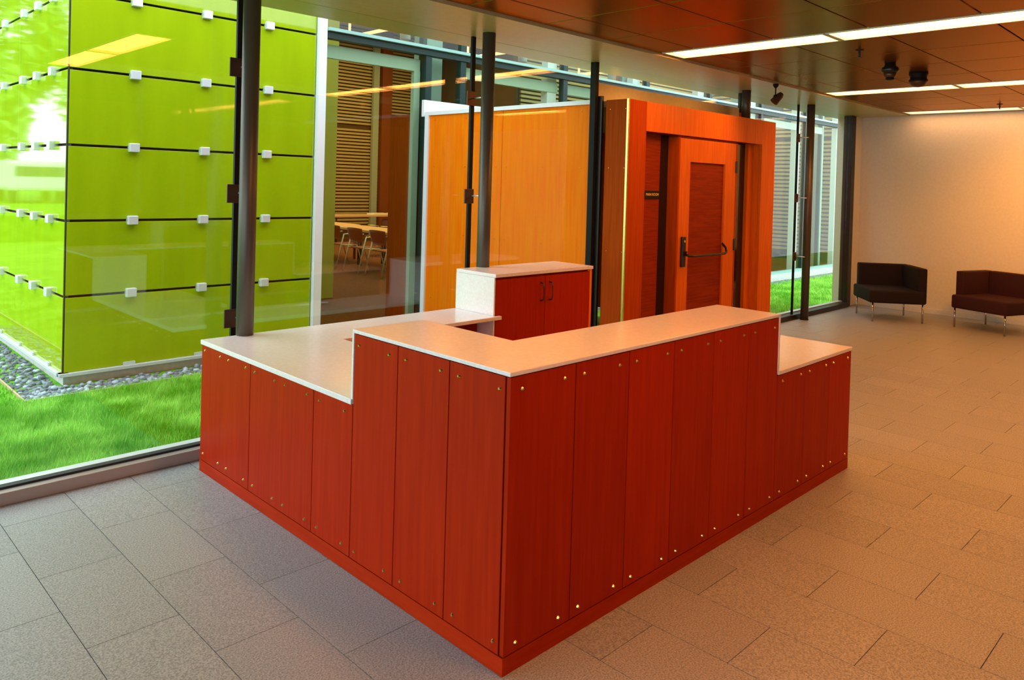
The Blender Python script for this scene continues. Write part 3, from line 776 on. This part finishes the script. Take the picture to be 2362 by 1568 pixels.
def chair(x, y, rz, label):
    t = thing('conference_chair', (x, y, 0), label, 'chair', 'brown shell chairs at the tables', rz=rz)
    W[t] = Vector((0, 0, 0))
    bm = bmesh.new()              # chair faces +X; back at -X
    nu, nv = 8, 5; grid = []
    for i in range(nu + 1):
        a = (i / nu - .5) * 1.5; row = []
        for j in range(nv + 1):
            s = j / nv; row.append(bm.verts.new((-.25 - .05 * s + .10 * (1 - math.cos(a)), .25 * math.sin(a) / math.sin(.75) * (1 - .25 * (1 - s) ** 2), .56 + .27 * s - .05 * (1 - math.cos(a)) * s)))
        grid.append(row)
    for i in range(nu):
        for j in range(nv): bm.faces.new((grid[i][j], grid[i + 1][j], grid[i + 1][j + 1], grid[i][j + 1]))
    r = bmesh.ops.solidify(bm, geom=list(bm.faces), thickness=.015)
    finish('backrest', bm, Mt['chair_shell'], t, smooth=True)
    bm = bmesh.new(); bm_box(bm, -.22, .22, -.22, .22, .44, .462); bmesh.ops.bevel(bm, geom=list(bm.edges), offset=.009, segments=2, affect='EDGES'); finish('seat', bm, Mt['chair_shell'], t)
    for s in (-1, 1):
        bm = bmesh.new(); poly_tube(bm, [(-.34, s * .25, 0), (-.18, s * .25, .66), (.1, s * .25, .68)], .013, 8); finish('leg', bm, Mt['chair_metal'], t, smooth=True)
        bm = bmesh.new(); poly_tube(bm, [(.27, s * .25, 0), (.12, s * .25, .44), (-.22, s * .24, .45)], .012, 8); finish('leg', bm, Mt['chair_metal'], t, smooth=True)
    return t
c0 = chair(6.42, 11.1, 0, 'brown shell chair at left, nearest the mustard wall')
c1 = copy_tree(c0); c1.location = (6.32, 10.2, 0); c1['label'] = 'middle brown shell chair with slanting pale legs'
c2 = copy_tree(c0); c2.location = (6.30, 9.45, 0); c2['label'] = 'right brown shell chair half hidden by the wood wall'
c3 = copy_tree(c0); c3.location = (8.25, 12.6, 0); c3.rotation_euler.z = PI; c3['label'] = 'brown chair on the far side of the long tables'
c4 = copy_tree(c0); c4.location = (8.05, 11.2, 0); c4.rotation_euler.z = PI; c4['label'] = 'brown chair opposite the middle chair, behind the table'
# pendant fittings near the clerestory
def pendant(x, y0, y1, z, label):
    t = thing('pendant_light', (x, (y0 + y1) / 2, 6.2), label, 'light', 'pendant lights in the wing')
    T('tube', t, (x, y0, z), (x, y1, z), .03, Mt['tube'], 10)
    for y in (y0 + .02, y1 - .02):
        T('stem', t, (x, y, z), (x, y, z + .5), .022, Mt['tube'], 8)
        T('cord', t, (x, y, z + .5), (x, y, 6.2), .006, Mt['dark_metal'], 6)
    T('spot_can', t, (x + .02, y0 - .10, z + .12), (x + .02, y0 - .10, z - .22), .085, Mt['silver'], 16)
    T('can_cord', t, (x + .02, y0 - .10, z + .12), (x + .02, y0 - .10, 6.2), .006, Mt['dark_metal'], 6)
pendant(5.44, 8.1, 9.6, 4.18, 'warm pendant tube with silver can, above the left bay')
pendant(8.0, 8.0, 9.4, 4.15, 'warm pendant tube with silver can, above the orange wall')
pendant(10.4, 7.2, 8.6, 4.05, 'warm pendant tube farther right behind the clerestory')
t = thing('speaker_box', (14.45, 6.4, 3.42), 'black box standing on the transom of the wing, behind the spotlight', 'speaker')
bm = bmesh.new(); bm_box(bm, 14.0, 14.95, 6.25, 6.6, 3.40, 3.82, .01); finish('cabinet', bm, Mt['black_metal'], t)
B('bracket', t, 14.2, 14.8, 6.3, 6.55, 3.36, 3.40, Mt['dark_metal'])
B('shelf', wing, 13.9, 15.1, 6.0, 6.6, 3.30, 3.36, Mt['teal_frame'])

# ------------------------------------------------------------------ trees and van, seen mirrored in the green glass
bank = B('grass_bank', None, -14, 8, 21, 48, GZ - .3, .55, Mt['grass_base']); tag(bank, kind='structure')
def tree(x, y, h, r, label):
    t = thing('tree', (x, y, .55), label, 'tree', 'trees mirrored in the green glass')
    T('trunk', t, (x, y, .5), (x, y, .55 + h * .5), .16, Mt['bark'], 10, .09)
    n_ = 6500
    d = rng.normal(size=(n_, 3)); d /= np.linalg.norm(d, axis=1)[:, None]
    lump = 1 + .25 * np.sin(d[:, 0] * 5 + x) * np.cos(d[:, 2] * 4 + y)
    p = d * (rng.uniform(.35, 1, n_) ** .5 * lump)[:, None] * np.array([r * 1.05, r * 1.05, h * .50]) + np.array([x, y, .55 + h * .62])
    a = rng.normal(size=(n_, 3)) * .17; b = rng.normal(size=(n_, 3)) * .17
    v = np.stack([p - a, p + b, p + a], 1).reshape(-1, 3)
    o = raw_mesh('foliage', v, np.arange(len(v)).reshape(-1, 3), Mt['leaf'], t); o['kind'] = 'stuff'
tree(-9.6, 33, 10, 2.4, 'leafy tree mirrored at the left edge of the green side wall')
tree(-4.8, 34, 11, 2.4, 'tall leafy tree mirrored near the green building corner')
tree(.1, 35, 11, 2.4, 'tall leafy tree mirrored beside the corner joint')
tree(-2.4, 40, 11, 2.4, 'leafy tree mirrored behind the two nearest ones')
tree(5.0, 36, 10, 2.4, 'leafy tree behind the green building')
tree(-14.6, 32, 10, 2.4, 'leafy tree farthest left, beyond the frame')
van = thing('van', (-5.3, 29.5, .55), 'white van mirrored in the green side wall', 'van')
bm = bmesh.new(); bm_box(bm, -6.3, -4.3, 29.0, 32.0, .98, 2.05, .12); finish('body', bm, Mt['white'], van, smooth=False)
B('windscreen', van, -6.1, -4.5, 28.985, 29.0, 1.50, 1.85, Mt['dark_glass'])
for x in (-6.15, -4.65):
    for y in (29.5, 31.5): T('wheel', van, (x, y, .86), (x + .2, y, .86), .31, Mt['tyre'], 18)
